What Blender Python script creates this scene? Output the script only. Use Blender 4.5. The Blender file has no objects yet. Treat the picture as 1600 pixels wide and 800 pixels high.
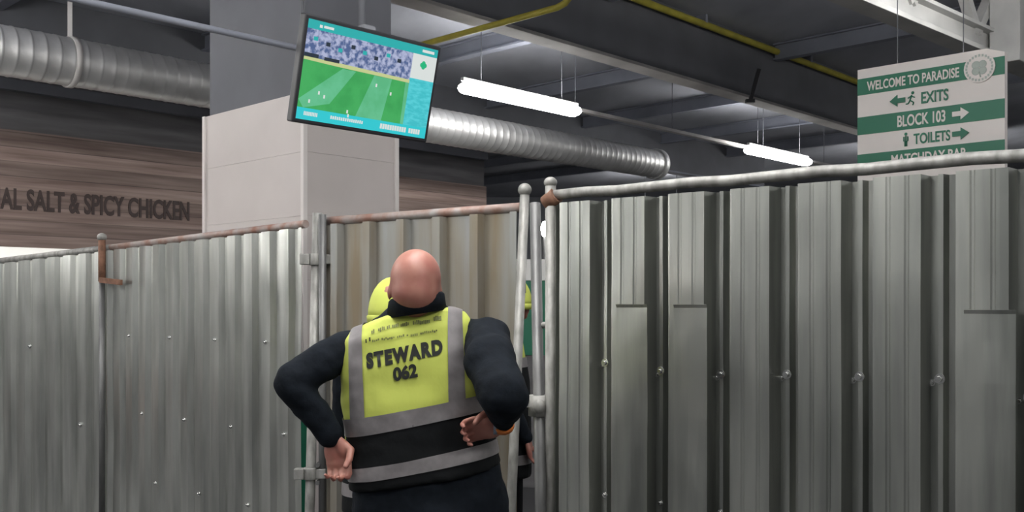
import bpy, bmesh, math, random
from mathutils import Vector as V, Matrix, noise
from mathutils.bvhtree import BVHTree
random.seed(7)
C = bpy.context.scene.collection
SC = bpy.context.scene

# ------------------------------------------------------------------ camera, world, exposure
F = 1520.0; HZ = 470.0; EYE = 1.58
cd = bpy.data.cameras.new('camera'); cam = bpy.data.objects.new('camera', cd); C.objects.link(cam)
cam.location = (0, 0, EYE); cam.rotation_euler = (math.pi/2, 0, 0)
cd.sensor_width = 36; cd.lens = 36*F/1600; cd.shift_y = (HZ-400)/1600; cd.clip_end = 200
SC.camera = cam
w = bpy.data.worlds.new('world'); SC.world = w; w.use_nodes = True
w.node_tree.nodes['Background'].inputs[0].default_value = (0.72, 0.74, 0.74, 1)
w.node_tree.nodes['Background'].inputs[1].default_value = 0.28
SC.view_settings.view_transform = 'Standard'; SC.view_settings.look = 'None'
SC.view_settings.gamma = 1; SC.view_settings.use_curve_mapping = False
SC.view_settings.exposure = 0.0
TUBE = 40.0       # brightness of the strip light diffusers

def at(px, py, d):
    return V(((px-800)/F*d, d, EYE+(HZ-py)/F*d))
D1 = V((.690, .724, 0)); D2 = V((-.725, .689, 0)); UP = V((0, 0, 1))

# ------------------------------------------------------------------ materials
def mat(name, col, rough=.6, metal=0., noise_amt=0., nscale=(8, 8, 8), bump=0., bscale=None, col2=None, emit=None, estr=0., contrast=(.35, .65)):
    m = bpy.data.materials.new(name); m.use_nodes = True
    nt = m.node_tree; b = nt.nodes['Principled BSDF']
    b.inputs['Base Color'].default_value = (*col, 1); b.inputs['Roughness'].default_value = rough
    b.inputs['Metallic'].default_value = metal
    tc = nt.nodes.new('ShaderNodeTexCoord'); mp = nt.nodes.new('ShaderNodeMapping')
    mp.inputs['Scale'].default_value = nscale; nt.links.new(tc.outputs['Object'], mp.inputs[0])
    n = nt.nodes.new('ShaderNodeTexNoise'); n.inputs['Scale'].default_value = 1; n.inputs['Detail'].default_value = 5
    nt.links.new(mp.outputs[0], n.inputs['Vector'])
    r = nt.nodes.new('ShaderNodeValToRGB'); nt.links.new(n.outputs['Fac'], r.inputs[0])
    c2 = col2 if col2 else tuple(max(0, c*(1-noise_amt)) for c in col)
    r.color_ramp.elements[0].position, r.color_ramp.elements[1].position = contrast
    r.color_ramp.elements[0].color = (*c2, 1); r.color_ramp.elements[1].color = (*col, 1)
    nt.links.new(r.outputs[0], b.inputs['Base Color'])
    if bump:
        mp2 = nt.nodes.new('ShaderNodeMapping'); mp2.inputs['Scale'].default_value = bscale or nscale
        nt.links.new(tc.outputs['Object'], mp2.inputs[0])
        n2 = nt.nodes.new('ShaderNodeTexNoise'); n2.inputs['Scale'].default_value = 1; n2.inputs['Detail'].default_value = 4
        nt.links.new(mp2.outputs[0], n2.inputs['Vector'])
        bp = nt.nodes.new('ShaderNodeBump'); bp.inputs['Strength'].default_value = 1; bp.inputs['Distance'].default_value = bump
        nt.links.new(n2.outputs['Fac'], bp.inputs['Height']); nt.links.new(bp.outputs[0], b.inputs['Normal'])
    if emit:
        b.inputs['Emission Color'].default_value = (*emit, 1); b.inputs['Emission Strength'].default_value = estr
    return m
M = {}
M['ceil'] = mat('ceiling_concrete', (.42, .435, .49), .9, 0, .25, (1.2, .5, 1), .004, (6, 6, 6))
M['floor'] = mat('concourse_floor', (.055, .055, .058), .55, 0, .3, (1.5, 1.5, 1), .001, (30, 30, 30))
M['wall'] = mat('painted_block_wall', (.25, .26, .29), .8, 0, .2, (.6, .6, 2), .002, (10, 10, 10))
M['beam'] = mat('dark_beam_paint', (.15, .155, .175), .7, 0, .15, (2, 2, 2))
M['flange'] = mat('pale_flange_paint', (.52, .50, .49), .6, 0, .25, (2, 2, 2))
M['joist'] = mat('grey_joist_paint', (.25, .265, .32), .6, 0, .2, (2, 2, 2))
M['truss'] = mat('truss_grey_paint', (.42, .42, .41), .6, 0, .25, (2, 2, 2))
M['yellow_pipe'] = mat('yellow_gas_pipe', (.48, .42, .06), .5, 0, .3, (4, 4, 4))
M['duct'] = mat('spiral_duct_galvanised', (.60, .60, .60), .46, .75, .2, (3, 3, 3), .002, (14, 14, 14))
M['galv'] = mat('galvanised_sheet', (.60, .61, .58), .30, .92, .22, (9, 9, 1.1), .0012, (26, 26, 1.6), col2=(.37, .38, .36))
M['galv2'] = mat('old_galvanised_sheet', (.43, .44, .41), .34, .90, .3, (12, 12, 1.0), .0012, (22, 22, 1.5), col2=(.26, .27, .255))
M['stained'] = mat('stained_gate_sheet', (.235, .24, .235), .5, .45, .3, (7, 7, .8), .001, (20, 20, 2), col2=(.175, .14, .09))
M['rail'] = mat('scaffold_tube_steel', (.33, .325, .31), .58, .45, .4, (30, 30, 12), .001, (40, 40, 40))
M['post'] = mat('old_grey_post', (.17, .17, .17), .5, .6, .3, (20, 20, 6))
M['rust'] = mat('rusty_steel', (.22, .11, .07), .8, .2, .4, (30, 30, 30), .002, (60, 60, 60))
M['rustrail'] = mat('rail_with_rust', (.34, .32, .31), .6, .3, 0, (9, 9, 9), .001, (40, 40, 40), col2=(.23, .12, .09))
M['bolt'] = mat('bright_bolt', (.75, .75, .74), .22, 1, .1, (50, 50, 50))
M['pillar_dark'] = mat('dark_grey_pillar_paint', (.105, .108, .125), .75, 0, .15, (2, 2, 2))
M['clad'] = mat('warm_white_cladding', (.52, .475, .46), .6, 0, .05, (3, 3, 3))
M['clad_trim'] = mat('white_corner_trim', (.64, .60, .58), .5, 0, .05, (3, 3, 3))
M['black'] = mat('black_plastic', (.02, .02, .024), .4, 0, .2, (8, 8, 8))
M['fixture'] = mat('white_fixture_body', (.7, .7, .7), .4, 0, .05, (8, 8, 8))
M['tube'] = mat('lit_diffuser', (1, 1, 1), .5, emit=(1, .985, .95), estr=TUBE)
M['green'] = mat('sign_green', (.012, .16, .09), .45, 0, .12, (4, 4, 4))
M['sign_white'] = mat('sign_white', (.76, .71, .68), .5, 0, .04, (4, 4, 4))
M['crest'] = mat('crest_grey_green', (.42, .47, .43), .5, 0, .1, (30, 30, 30))
M['lettering'] = mat('dark_brown_lettering', (.065, .045, .042), .7, 0, .1, (8, 8, 8))
M['kiosk_white'] = mat('kiosk_inside_white', (.8, .8, .78), .5, 0, .05, (4, 4, 4))
M['header'] = mat('kiosk_header_dark', (.15, .145, .15), .7, 0, .3, (1, 1, 12))
M['skin'] = mat('skin', (.36, .165, .125), .5, 0, .12, (14, 14, 14), .0004, (60, 60, 60), col2=(.30, .11, .085))
M['hivis'] = mat('hi_vis_yellow', (.50, .56, .10), .75, 0, .08, (10, 10, 10), .006, (9, 9, 7))
M['reflective'] = mat('grey_reflective_tape', (.22, .205, .21), .45, .25, .15, (40, 40, 40))
M['jumper'] = mat('black_blue_fleece', (.009, .012, .017), .9, 0, .3, (30, 30, 30), .008, (12, 12, 12))
M['vestblack'] = mat('black_vest_panel', (.009, .010, .011), .85, 0, .2, (20, 20, 20), .006, (12, 12, 12))
M['trousers'] = mat('black_trousers', (.006, .006, .007), .9, 0, .2, (20, 20, 20), .006, (10, 10, 6))
M['print'] = mat('black_print', (.03, .032, .03), .7, 0, .1, (20, 20, 20))
M['print_faint'] = mat('worn_black_print', (.16, .18, .05), .7, 0, .4, (50, 50, 50))
M['orange'] = mat('orange_wristband', (.60, .17, .03), .6, 0, .1, (20, 20, 20))
M['watch'] = mat('pale_blue_watch', (.30, .36, .44), .3, .4, .1, (20, 20, 20))
M['hair'] = mat('brown_hair', (.08, .045, .03), .8, 0, .4, (60, 60, 60))

for k_ in ('jumper', 'vestblack', 'trousers', 'print'): M[k_].node_tree.nodes['Principled BSDF'].inputs['Specular IOR Level'].default_value = .12

def wood():
    m = bpy.data.materials.new('brown_wood_planks'); m.use_nodes = True; nt = m.node_tree
    b = nt.nodes['Principled BSDF']; b.inputs['Roughness'].default_value = .7
    tc = nt.nodes.new('ShaderNodeTexCoord'); mp = nt.nodes.new('ShaderNodeMapping')
    mp.inputs['Scale'].default_value = (.7, .7, 16); nt.links.new(tc.outputs['Object'], mp.inputs[0])
    n = nt.nodes.new('ShaderNodeTexNoise'); n.inputs['Scale'].default_value = 1.2; n.inputs['Detail'].default_value = 6
    nt.links.new(mp.outputs[0], n.inputs['Vector'])
    r = nt.nodes.new('ShaderNodeValToRGB'); nt.links.new(n.outputs['Fac'], r.inputs[0])
    r.color_ramp.elements[0].position = .3; r.color_ramp.elements[1].position = .7
    r.color_ramp.elements[0].color = (.155, .105, .09, 1); r.color_ramp.elements[1].color = (.32, .24, .21, 1)
    sep = nt.nodes.new('ShaderNodeSeparateXYZ'); nt.links.new(tc.outputs['Object'], sep.inputs[0])
    # plank tone by height
    mul = nt.nodes.new('ShaderNodeMath'); mul.operation = 'MULTIPLY'; mul.inputs[1].default_value = 6.0
    nt.links.new(sep.outputs['Z'], mul.inputs[0])
    fl = nt.nodes.new('ShaderNodeMath'); fl.operation = 'FLOOR'; nt.links.new(mul.outputs[0], fl.inputs[0])
    wn = nt.nodes.new('ShaderNodeTexWhiteNoise'); wn.noise_dimensions = '1D'; nt.links.new(fl.outputs[0], wn.inputs['W'])
    mr = nt.nodes.new('ShaderNodeMapRange'); mr.inputs[3].default_value = .8; mr.inputs[4].default_value = 1.2
    nt.links.new(wn.outputs['Value'], mr.inputs[0])
    fr = nt.nodes.new('ShaderNodeMath'); fr.operation = 'FRACT'; nt.links.new(mul.outputs[0], fr.inputs[0])
    gp = nt.nodes.new('ShaderNodeMath'); gp.operation = 'GREATER_THAN'; gp.inputs[1].default_value = .06
    nt.links.new(fr.outputs[0], gp.inputs[0])
    gm = nt.nodes.new('ShaderNodeMapRange'); gm.inputs[3].default_value = .6; gm.inputs[4].default_value = 1
    nt.links.new(gp.outputs[0], gm.inputs[0])
    mm = nt.nodes.new('ShaderNodeMath'); mm.operation = 'MULTIPLY'
    nt.links.new(mr.outputs[0], mm.inputs[0]); nt.links.new(gm.outputs[0], mm.inputs[1])
    vm = nt.nodes.new('ShaderNodeVectorMath'); vm.operation = 'SCALE'
    nt.links.new(r.outputs[0], vm.inputs[0]); nt.links.new(mm.outputs[0], vm.inputs['Scale'])
    nt.links.new(vm.outputs[0], b.inputs['Base Color'])
    return m
M['wood'] = wood()

def screen_mat(name, col, strength=.85, col2=None, scale=(30, 30, 30), contrast=(.4, .6)):
    m = bpy.data.materials.new(name); m.use_nodes = True; nt = m.node_tree
    b = nt.nodes['Principled BSDF']; b.inputs['Base Color'].default_value = (.01, .01, .01, 1); b.inputs['Roughness'].default_value = .25
    b.inputs['Emission Strength'].default_value = strength
    tc = nt.nodes.new('ShaderNodeTexCoord'); mp = nt.nodes.new('ShaderNodeMapping'); mp.inputs['Scale'].default_value = scale
    nt.links.new(tc.outputs['Object'], mp.inputs[0])
    n = nt.nodes.new('ShaderNodeTexNoise'); n.inputs['Scale'].default_value = 1; n.inputs['Detail'].default_value = 3
    nt.links.new(mp.outputs[0], n.inputs['Vector'])
    r = nt.nodes.new('ShaderNodeValToRGB'); nt.links.new(n.outputs['Fac'], r.inputs[0])
    r.color_ramp.elements[0].position, r.color_ramp.elements[1].position = contrast
    r.color_ramp.elements[0].color = (*(col2 or col), 1); r.color_ramp.elements[1].color = (*col, 1)
    nt.links.new(r.outputs[0], b.inputs['Emission Color'])
    return m

# ------------------------------------------------------------------ geometry helpers
class MB:
    def __init__(s): s.v = []; s.f = []; s.m = []; s.sm = []
    def add(s, vs, fs, mi=0, smooth=False):
        o = len(s.v); s.v += [V(p) for p in vs]
        for f in fs: s.f.append([i+o for i in f]); s.m.append(mi); s.sm.append(smooth)
    def box(s, c, sz, ax=None, mi=0):
        ax = ax or (V((1, 0, 0)), V((0, 1, 0)), UP); c = V(c)
        a, b, d = ax[0]*sz[0]/2, ax[1]*sz[1]/2, ax[2]*sz[2]/2
        vs = [c+i*a+j*b+k*d for k in (-1, 1) for j in (-1, 1) for i in (-1, 1)]
        s.add(vs, [(0, 2, 3, 1), (4, 5, 7, 6), (0, 1, 5, 4), (2, 6, 7, 3), (0, 4, 6, 2), (1, 3, 7, 5)], mi)
    def beam(s, a, b, wd, ht, mi=0):
        a, b = V(a), V(b); d = (b-a); L = d.length; d.normalize()
        up = UP if abs(d.z) < .95 else V((0, 1, 0)); sx = d.cross(up).normalized(); u = sx.cross(d).normalized()
        s.box((a+b)/2, (L, wd, ht), (d, sx, u), mi)
    def rings(s, rs, cap=True, mi=0, smooth=True, closed=False):
        n = len(rs[0]); vs = [p for r in rs for p in r]; fs = []
        for i in range(len(rs)-1):
            for j in range(n): fs.append((i*n+j, i*n+(j+1) % n, (i+1)*n+(j+1) % n, (i+1)*n+j))
        if cap:
            s.add(rs[0], [tuple(range(n-1, -1, -1))], mi, False); s.add(rs[-1], [tuple(range(n))], mi, False)
        s.add(vs, fs, mi, smooth)
    def tube(s, pts, r, n=12, mi=0, cap=True):
        pts = [V(p) for p in pts]; rr = r if isinstance(r, (list, tuple)) else [r]*len(pts); rs = []
        prev = None
        for i, p in enumerate(pts):
            d = (pts[min(i+1, len(pts)-1)]-pts[max(i-1, 0)]).normalized()
            if prev is None:
                ref = UP if abs(d.z) < .9 else V((1, 0, 0)); u = d.cross(ref).normalized()
            else: u = (prev-d*prev.dot(d)).normalized()
            prev = u; v = d.cross(u)
            rs.append([p+(u*math.cos(a)+v*math.sin(a))*rr[i] for a in [2*math.pi*k/n for k in range(n)]])
        s.rings(rs, cap, mi)
    def ell(s, c, r, ax=None, n=20, m=12, mi=0):
        ax = ax or (V((1, 0, 0)), V((0, 1, 0)), UP); c = V(c); rs = []
        for i in range(m+1):
            t = math.pi*(i+.02)/(m+.04)
            rs.append([c+ax[0]*r[0]*math.sin(t)*math.cos(a)+ax[1]*r[1]*math.sin(t)*math.sin(a)-ax[2]*r[2]*math.cos(t) for a in [2*math.pi*k/n for k in range(n)]])
        s.rings(rs, True, mi)
    def limb(s, pts, rad):
        for i in range(len(pts)-1): s.tube([pts[i], pts[i+1]], [rad[i], rad[i+1]], 16)
        for p, r in zip(pts, rad): s.ell(p, (r, r, r), n=16, m=10)
    def mesh(s, name, mats):
        me = bpy.data.meshes.new(name); me.from_pydata([tuple(p) for p in s.v], [], s.f)
        for m in (mats if isinstance(mats, list) else [mats]): me.materials.append(m)
        me.polygons.foreach_set('material_index', s.m); me.polygons.foreach_set('use_smooth', s.sm)
        bm = bmesh.new(); bm.from_mesh(me); bmesh.ops.remove_doubles(bm, verts=bm.verts, dist=1e-5); bmesh.ops.recalc_face_normals(bm, faces=bm.faces); bm.to_mesh(me); bm.free()
        return me
    def build(s, name, mats, parent=None, bevel=0):
        return obj(name, s.mesh(name, mats), parent, bevel)

def obj(name, me, parent=None, bevel=0):
    o = bpy.data.objects.new(name, me); C.objects.link(o)
    if parent:
        o.parent = parent; o.matrix_parent_inverse = world_of(parent).inverted()
    if bevel:
        b = o.modifiers.new('bevel', 'BEVEL'); b.width = bevel; b.segments = 2; b.limit_method = 'ANGLE'
    return o
def world_of(o):
    m = Matrix.LocRotScale(o.location, o.rotation_euler, o.scale)
    return (world_of(o.parent) @ o.matrix_parent_inverse @ m) if o.parent else m
def tag(o, label, cat, group=None):
    o['label'] = label; o['category'] = cat
    if group: o['group'] = group
    return o
def thing(name, label, cat, loc=(0, 0, 0), group=None):
    o = bpy.data.objects.new(name, None); o.empty_display_size = .1; C.objects.link(o); o.location = loc
    return tag(o, label, cat, group)
def struct(name, mb, m, bevel=0):
    o = mb.build(name, m, None, bevel); o['kind'] = 'structure'; return o
def remesh(mb, voxel, smooth=4, name='body'):
    o = mb.build('temporary', M['skin'])
    r = o.modifiers.new('r', 'REMESH'); r.mode = 'VOXEL'; r.voxel_size = voxel
    if smooth:
        s = o.modifiers.new('s', 'SMOOTH'); s.factor = .5; s.iterations = smooth
    dg = bpy.context.evaluated_depsgraph_get(); dg.update()
    me = bpy.data.meshes.new_from_object(o.evaluated_get(dg)); me.name = name
    me.materials.clear(); bpy.data.objects.remove(o)
    me.polygons.foreach_set('use_smooth', [True]*len(me.polygons))
    return me
FONT = None
def text_mesh(body, size, extrude=.002, bold=0., spacing=1., name='lettering', align='CENTER', sx=1.):
    cu = bpy.data.curves.new('t', 'FONT'); cu.body = body; cu.size = size; cu.extrude = extrude; cu.offset = bold
    cu.space_character = spacing; cu.align_x = align; cu.resolution_u = 4
    o = bpy.data.objects.new('t', cu); C.objects.link(o)
    dg = bpy.context.evaluated_depsgraph_get(); dg.update()
    me = bpy.data.meshes.new_from_object(o.evaluated_get(dg)); me.name = name
    bpy.data.objects.remove(o); me.materials.clear()
    for v in me.vertices: v.co.x *= sx
    return me
def place_text(me, origin, ux, uy, m, parent, name='lettering'):
    uz = ux.cross(uy)
    for v in me.vertices: v.co = origin+ux*v.co.x+uy*v.co.y+uz*v.co.z
    me.materials.append(m); return obj(name, me, parent)

# ------------------------------------------------------------------ the room
CEIL = 5.40
b = MB(); b.box((0, 10, -.05), (50, 60, .1)); struct('floor', b, M['floor'])
b = MB(); b.box((0, 10, CEIL+.1), (50, 60, .2)); struct('ceiling', b, M['ceil'])
b = MB(); b.box((0, 36, CEIL/2), (50, .2, CEIL)); struct('wall_back', b, M['wall'])
b = MB(); b.box((22, 10, CEIL/2), (.2, 60, CEIL)); struct('wall_right', b, M['wall'])

# deep steel beams running away to the right
def deep_beam(p, t0, t1, zb, label, web=M['beam'], fl=M['flange'], fw=.26):
    t = thing('ceiling_beam', label, 'beam', p+D1*t0+UP*0)
    a, c = p+D1*t0, p+D1*t1
    q = MB(); q.beam(a+UP*((zb+.03+CEIL)/2), c+UP*((zb+.03+CEIL)/2), .10, CEIL-zb-.03); q.build('web', web, t)
    q = MB(); q.beam(a+UP*(zb+.02), c+UP*(zb+.02), fw, .04); q.build('bottom_flange', fl, t, .006)
    return t
deep_beam(V((-1.0, 9.48, 0)), -9, 17, EYE+2.9, 'deep dark ceiling beam with a pale bottom flange below the long yellow pipe')
deep_beam(V((-8.6, 9.6, 0)), -2, 22, EYE+2.95, 'dark ceiling beam far behind the metal duct at the left', fl=M['joist'])

# shallow joists across, under the ceiling
def joist(p, t0, t1, z, label, m=M['joist'], wd=.14, ht=.22):
    q = MB(); a, c = p+D2*t0+UP*z, p+D2*t1+UP*z
    q.beam(a, c, .03, ht); q.beam(a-UP*ht/2, c-UP*ht/2, wd, .025); q.beam(a+UP*ht/2, c+UP*ht/2, wd, .025)
    tag(q.build('ceiling_joist', m), label, 'joist', 'grey joists under the ceiling slab')
b0 = V((-1.0, 9.48, 0))
for k, s in enumerate((-1.9, .9, 3.7, 6.6, 9.4, 12.2, 15.0)):
    joist(b0+D1*s, .12, 17, CEIL-.13, 'grey steel joist crossing the ceiling beyond the deep beam, '+('nearest', 'second', 'third', 'fourth', 'fifth', 'sixth', 'farthest')[k]+' from the camera')
for k, s in enumerate((3.0, 7.0, 11.0)):
    joist(b0+D1*s, -8, -.12, CEIL-.13, 'grey steel joist between the deep beam and the truss, '+('nearest the camera', 'second from the camera', 'farthest away')[k])

# pale truss at upper right
t = thing('roof_truss', 'pale grey steel truss with slanting web members at the upper right', 'truss', at(1325, 5, 8.5))
ta = at(1325, 5, 8.5); ta.z = 4.22
tb = ta+V((.74, .672, 0))*9; tA = ta-V((.74, .672, 0))*6
q = MB(); q.beam(tA, tb, .22, .05); q.beam(tA+UP*.12, tb+UP*.12, .04, .24); q.beam(tA+UP*.24, tb+UP*.24, .22, .04); q.build('bottom_chord', M['truss'], t, .005)
q = MB(); q.beam(tA+UP*1.1, tb+UP*1.1, .2, .14); q.build('top_chord', M['truss'], t)
node = ta+V((.74, .672, 0))*1.15
for k in range(-4, 6):
    n0 = node+V((.74, .672, 0))*(1.5*k)+UP*.2
    for sgn in (-1, 1):
        q = MB(); q.beam(n0, n0+V((.74, .672, 0))*(.72*sgn)+UP*.84, .1, .1); q.build('web_member', M['truss'], t)
q = MB(); c0 = at(1578, 60, 10.4); q.box((c0.x, c0.y, (4.10+CEIL)/2), (.36, .3, CEIL-4.10), (D1, D2, UP)); q.build('end_post', M['truss'], t, .01)

# yellow pipes
def pipe(name, pts, r, m, label, cat, parent=None):
    q = MB(); q.tube(pts, r, 12)
    return q.build(name, m, parent)
t = thing('gas_pipe', 'long yellow pipe running along the top of the deep ceiling beam', 'pipe', at(985, 0, 12))
pp = [b0+D1*s+V((.724, -.69, 0))*.16+UP*5.27 for s in (-8, 0, 6, 12, 17)]
q = MB(); q.tube(pp, .045); q.build('pipe_run', M['yellow_pipe'], t)
for s in (-1, 2, 5, 8, 11, 14):
    q = MB(); c0 = b0+D1*s+V((.724, -.69, 0))*.10+UP*5.33; q.box(c0, (.05, .2, .14), (D1, D2, UP)); q.build('pipe_bracket', M['joist'], t)
t = thing('gas_pipe', 'thin yellow pipe with an upturned bend crossing under the pale flange beside the screen', 'pipe', at(870, 20, 9.29))
ph = EYE+2.8
e = V((.43, 9.29, ph))
pts = [e+D2*5, e+D2*.1, e, e-D2*.10+UP*.02, e-D2*.19+UP*.09, e-D2*.22+UP*.2, V((e.x, e.y, 0))-D2*.22+UP*CEIL]
q = MB(); q.tube(pts, .032); q.build('pipe_run', M['yellow_pipe'], t)
q = MB(); c0 = e+D2*3; q.tube([c0, V((c0.x, c0.y, CEIL))], .005, 8); q.build('hanger_rod', M['beam'], t)

# ------------------------------------------------------------------ strip lights
def strip_light(c, label, L=2.25, D1=D1, D2=D2):
    c = V(c); t = thing('strip_light', label, 'light', c, 'strip lights above the concourse')
    q = MB()
    q.box(c+UP*.08, (L, .06, .05), (D1, D2, UP)); q.build('fixture_body', M['fixture'], t, .01)
    q = MB(); n = 12; rs = []
    for s, k in ((-.5, .05), (-.495, .7), (-.47, 1), (.47, 1), (.495, .7), (.5, .05)):
        rs.append([c-UP*.02+D1*L*s+(D2*math.cos(a)*.13+UP*math.sin(a)*.075)*k for a in [2*math.pi*i/n for i in range(n)]])
    q.rings(rs); q.build('diffuser', M['tube'], t)
    for s in (-.35, .35):
        q = MB(); p0 = c+D1*L*s+UP*.08; q.tube([p0, V((p0.x, p0.y, CEIL))], .005, 8); q.build('hanger_rod', M['beam'], t)
    return t
LZ = EYE+2.7
c1 = V((.15, 13.0, LZ)); step = D1*6.97
strip_light(c1, 'bright strip light hanging just right of the green screen')
strip_light(c1+step, 'smaller looking bright strip light above the fence, left of the green and white sign')
strip_light(c1-step-D1*.95, 'bright strip light over the metal duct, beyond the left edge of the photo')
for r_, ks in ((0, (-2, 2)), (-1.25, (0, 2)), (1, (-3, -2, -1, 0, 1)), (2, (-2, -1, 0, 1))):  # rows of added unseen lamps that brighten the fence and the far wall
    for k in ks:
        p = c1-D2*6.0*r_+step*k
        if r_ == 1 and k == 0: p = p-D1*.9-D2*.5
        strip_light(p, ('added unseen strip light far behind the fence, hidden behind nearer things' if r_ < 0 or k == 2 else 'added strip light brightening the near side of the steel fence, outside the photo'))
for p, lb in (((-.35, 2.55, 3.45), 'added low hung strip light parallel to the fence above the gate, outside the photo'), ((1.75, .65, 3.45), 'added low hung strip light parallel to the fence at the far right, outside the photo'), ((-3.9, 4.1, 3.35), 'added low hung strip light in front of the left fence panels, outside the photo')):
    strip_light(p, lb, 1.6, V((-.755, .655, 0)), V((.655, .755, 0)))  # unseen lamps added so the fence fades from bright top to darker foot
for p, lb in (((-8.4, 4.9, 2.75), 'added low hung strip light well left of the fence, outside the photo, farthest from the camera'), ((-7.8, 2.2, 2.65), 'added low hung strip light well left of the fence, outside the photo, nearer to the camera')):
    strip_light(p, lb, 2.4, V((-.4, .917, 0)), V((.917, .4, 0)))  # unseen lamps added to give the steel sheets their highlights
# trunking between the lit battens
t = thing('cable_tray', 'thin pale trunking running behind the two strip lights', 'trunking', c1+UP*.2)
q = MB(); off = D2*.35
q.beam(c1+D1*1.0+off+UP*.12, c1+step+D1*3+off+UP*.12, .09, .05); q.build('trunking', M['flange'], t)
for s in (1.5, 4, 7, 9.5):
    q = MB(); p0 = c1+D1*s+off+UP*.14; q.tube([p0, V((p0.x, p0.y, CEIL))], .005, 8); q.build('hanger_rod', M['beam'], t)
# hanger bracket on the beam
q = MB(); q.beam(at(1186, 108, 13.6), at(1172, 158, 13.6), .05, .04); q.box(at(1172, 158, 13.6), (.12, .08, .05))
tag(q.build('beam_bracket', M['black']), 'small dark slanting bracket on the side of the deep ceiling beam', 'bracket')

# ------------------------------------------------------------------ spiral duct
t = thing('spiral_duct', 'large round ribbed metal air duct passing behind the white pillar', 'duct', (-1, 14, 4.08))
dp = V((-1.0, 14.0, EYE+2.5)); R0 = .25
q = MB(); rs = []; s = -12.0; n = 32; side = V((D1.y, -D1.x, 0)); 
prof = []
while s < 5.25:
    prof += [(s, R0), (s+.10, R0), (s+.108, R0+.005), (s+.125, R0+.005), (s+.133, R0)]; s += .14
for s, r in prof: rs.append([dp+D1*s+(side*math.cos(a)+UP*math.sin(a))*r for a in [2*math.pi*i/n for i in range(n)]])
q.rings(rs, True); q.build('duct_tube', M['duct'], t)
for s in (-8.6, -5.26, -2.2):
    q = MB(); q.tube([dp+D1*(s-.03), dp+D1*(s+.03)], R0+.018, 32); q.build('joint_band', M['flange'], t)
    q = MB(); c0 = dp+D1*s+UP*R0; q.beam(c0, V((c0.x, c0.y, CEIL)), .05, .012); q.build('hanger_strap', M['flange'], t)
q = MB(); q.tube([dp+D1*5.2, dp+D1*5.32], R0+.03, 32); q.build('end_flange', M['duct'], t)

# ------------------------------------------------------------------ kiosk with wooden fascia
kp = V((-5.79, 11.0, 0)); KN = V((.724, -.69, 0))      # KN faces the concourse
t = thing('food_kiosk', 'food kiosk with a wide brown wooden fascia and dark header behind the pillar', 'kiosk', kp)
T0, T1, ZB, ZT = -5.0, 7.76, 2.20, 3.53
def kbox(name, t0, t1, z0, z1, thick, back, m, par=t, bv=0):
    q = MB(); q.box(kp+D1*(t0+t1)/2-KN*(back+thick/2)+UP*(z0+z1)/2, (t1-t0, thick, z1-z0), (D1, D2, UP)); return q.build(name, m, par, bv)
fas = kbox('fascia_board', T0, T1, ZB, ZT, .12, 0, M['wood'])
kbox('header_panel', T0, T1, ZT, 4.35, .08, .06, M['header'])
kbox('header_ledge', T0, T1, 3.98, 4.10, .14, -.04, M['beam'])
kbox('serving_counter', T0, T1, .95, 1.03, .6, -.1, M['kiosk_white'])
kbox('counter_front', T0, T1, 0, .95, .1, .1, M['wood'])
kbox('inside_wall', T0, T1, 0, 4.35, .1, 3.0, M['kiosk_white'])
q = MB(); q.box(kp+D1*(T1-.05)-KN*1.6+UP*2.17, (.1, 3.0, 4.35), (D1, D2, UP)); q.build('end_wall', M['header'], t)
q = MB(); q.box(kp+D1*(T0+T1)/2-KN*1.6+UP*2.75, (T1-T0-.2, 2.9, .06), (D1, D2, UP)); q.build('inside_ceiling', M['kiosk_white'], t)
for s in (-3, .2, 3.2, 6):
    q = MB(); q.box(kp+D1*s-KN*1.6+UP*2.70, (1.8, .3, .05), (D1, D2, UP)); q.build('inside_light', M['tube'], t)
me = text_mesh('ORIGINAL SALT & SPICY CHICKEN', .33, .004, .009, 1.02, sx=1.0)
xs = [v.co.x for v in me.vertices]; wd = max(xs)-min(xs)
# lettering runs from left of the frame to just before the pillar
tS = 2.30; target_w = 2.95
for v in me.vertices: v.co.x = (v.co.x-max(xs))*target_w/wd
place_text(me, kp+D1*tS+KN*.006+UP*2.63, D1, UP, M['lettering'], t, 'fascia_lettering')

# ------------------------------------------------------------------ pillar
pc = at(475, 143, 6.5); pc = V((pc.x, pc.y, 0)); PL, PR, ZP = 1.30, .79, EYE+327/F*6.5
t = thing('pillar', 'square pillar clad in warm white boards below and painted dark above', 'pillar', pc+D1*PR/2+D2*PL/2)
cc = pc+D1*PR/2+D2*PL/2
q = MB(); q.box(cc+UP*CEIL/2, (PR-.05, PL-.05, CEIL), (D1, D2, UP)); q.build('pillar_core', M['pillar_dark'], t)
for k in range(7):      # cladding boards with fine joints
    z0 = k*.43; z1 = min(z0+.429, ZP)
    if z0 >= ZP: break
    q = MB(); q.box(cc+UP*(z0+z1)/2, (PR, PL, z1-z0), (D1, D2, UP)); q.build('cladding_board', M['clad'], t, .0015)
for a, b_ in ((0, 0), (PR, 0), (0, PL)):
    q = MB(); q.box(pc+D1*a+D2*b_+UP*ZP/2, (.035, .035, ZP), (D1, D2, UP)); q.build('corner_trim', M['clad_trim'], t, .004)

# thin conduit in front of the pillar's dark top
t = thing('cable_conduit', 'thin grey conduit passing in front of the dark top of the pillar', 'conduit', at(250, 28, 5.5))
ca = at(250, 28, 5.5); ca.z = 3.18
q = MB(); q.tube([ca-D1*3, ca+D1*1.28], .02, 10); q.build('conduit_pipe', M['joist'], t)
for s in (-2.0, .95):
    q = MB(); p0 = ca+D1*s; q.tube([p0, V((p0.x, p0.y, CEIL))], .012, 8); q.build('hanger_rod', M['beam'], t)

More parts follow.
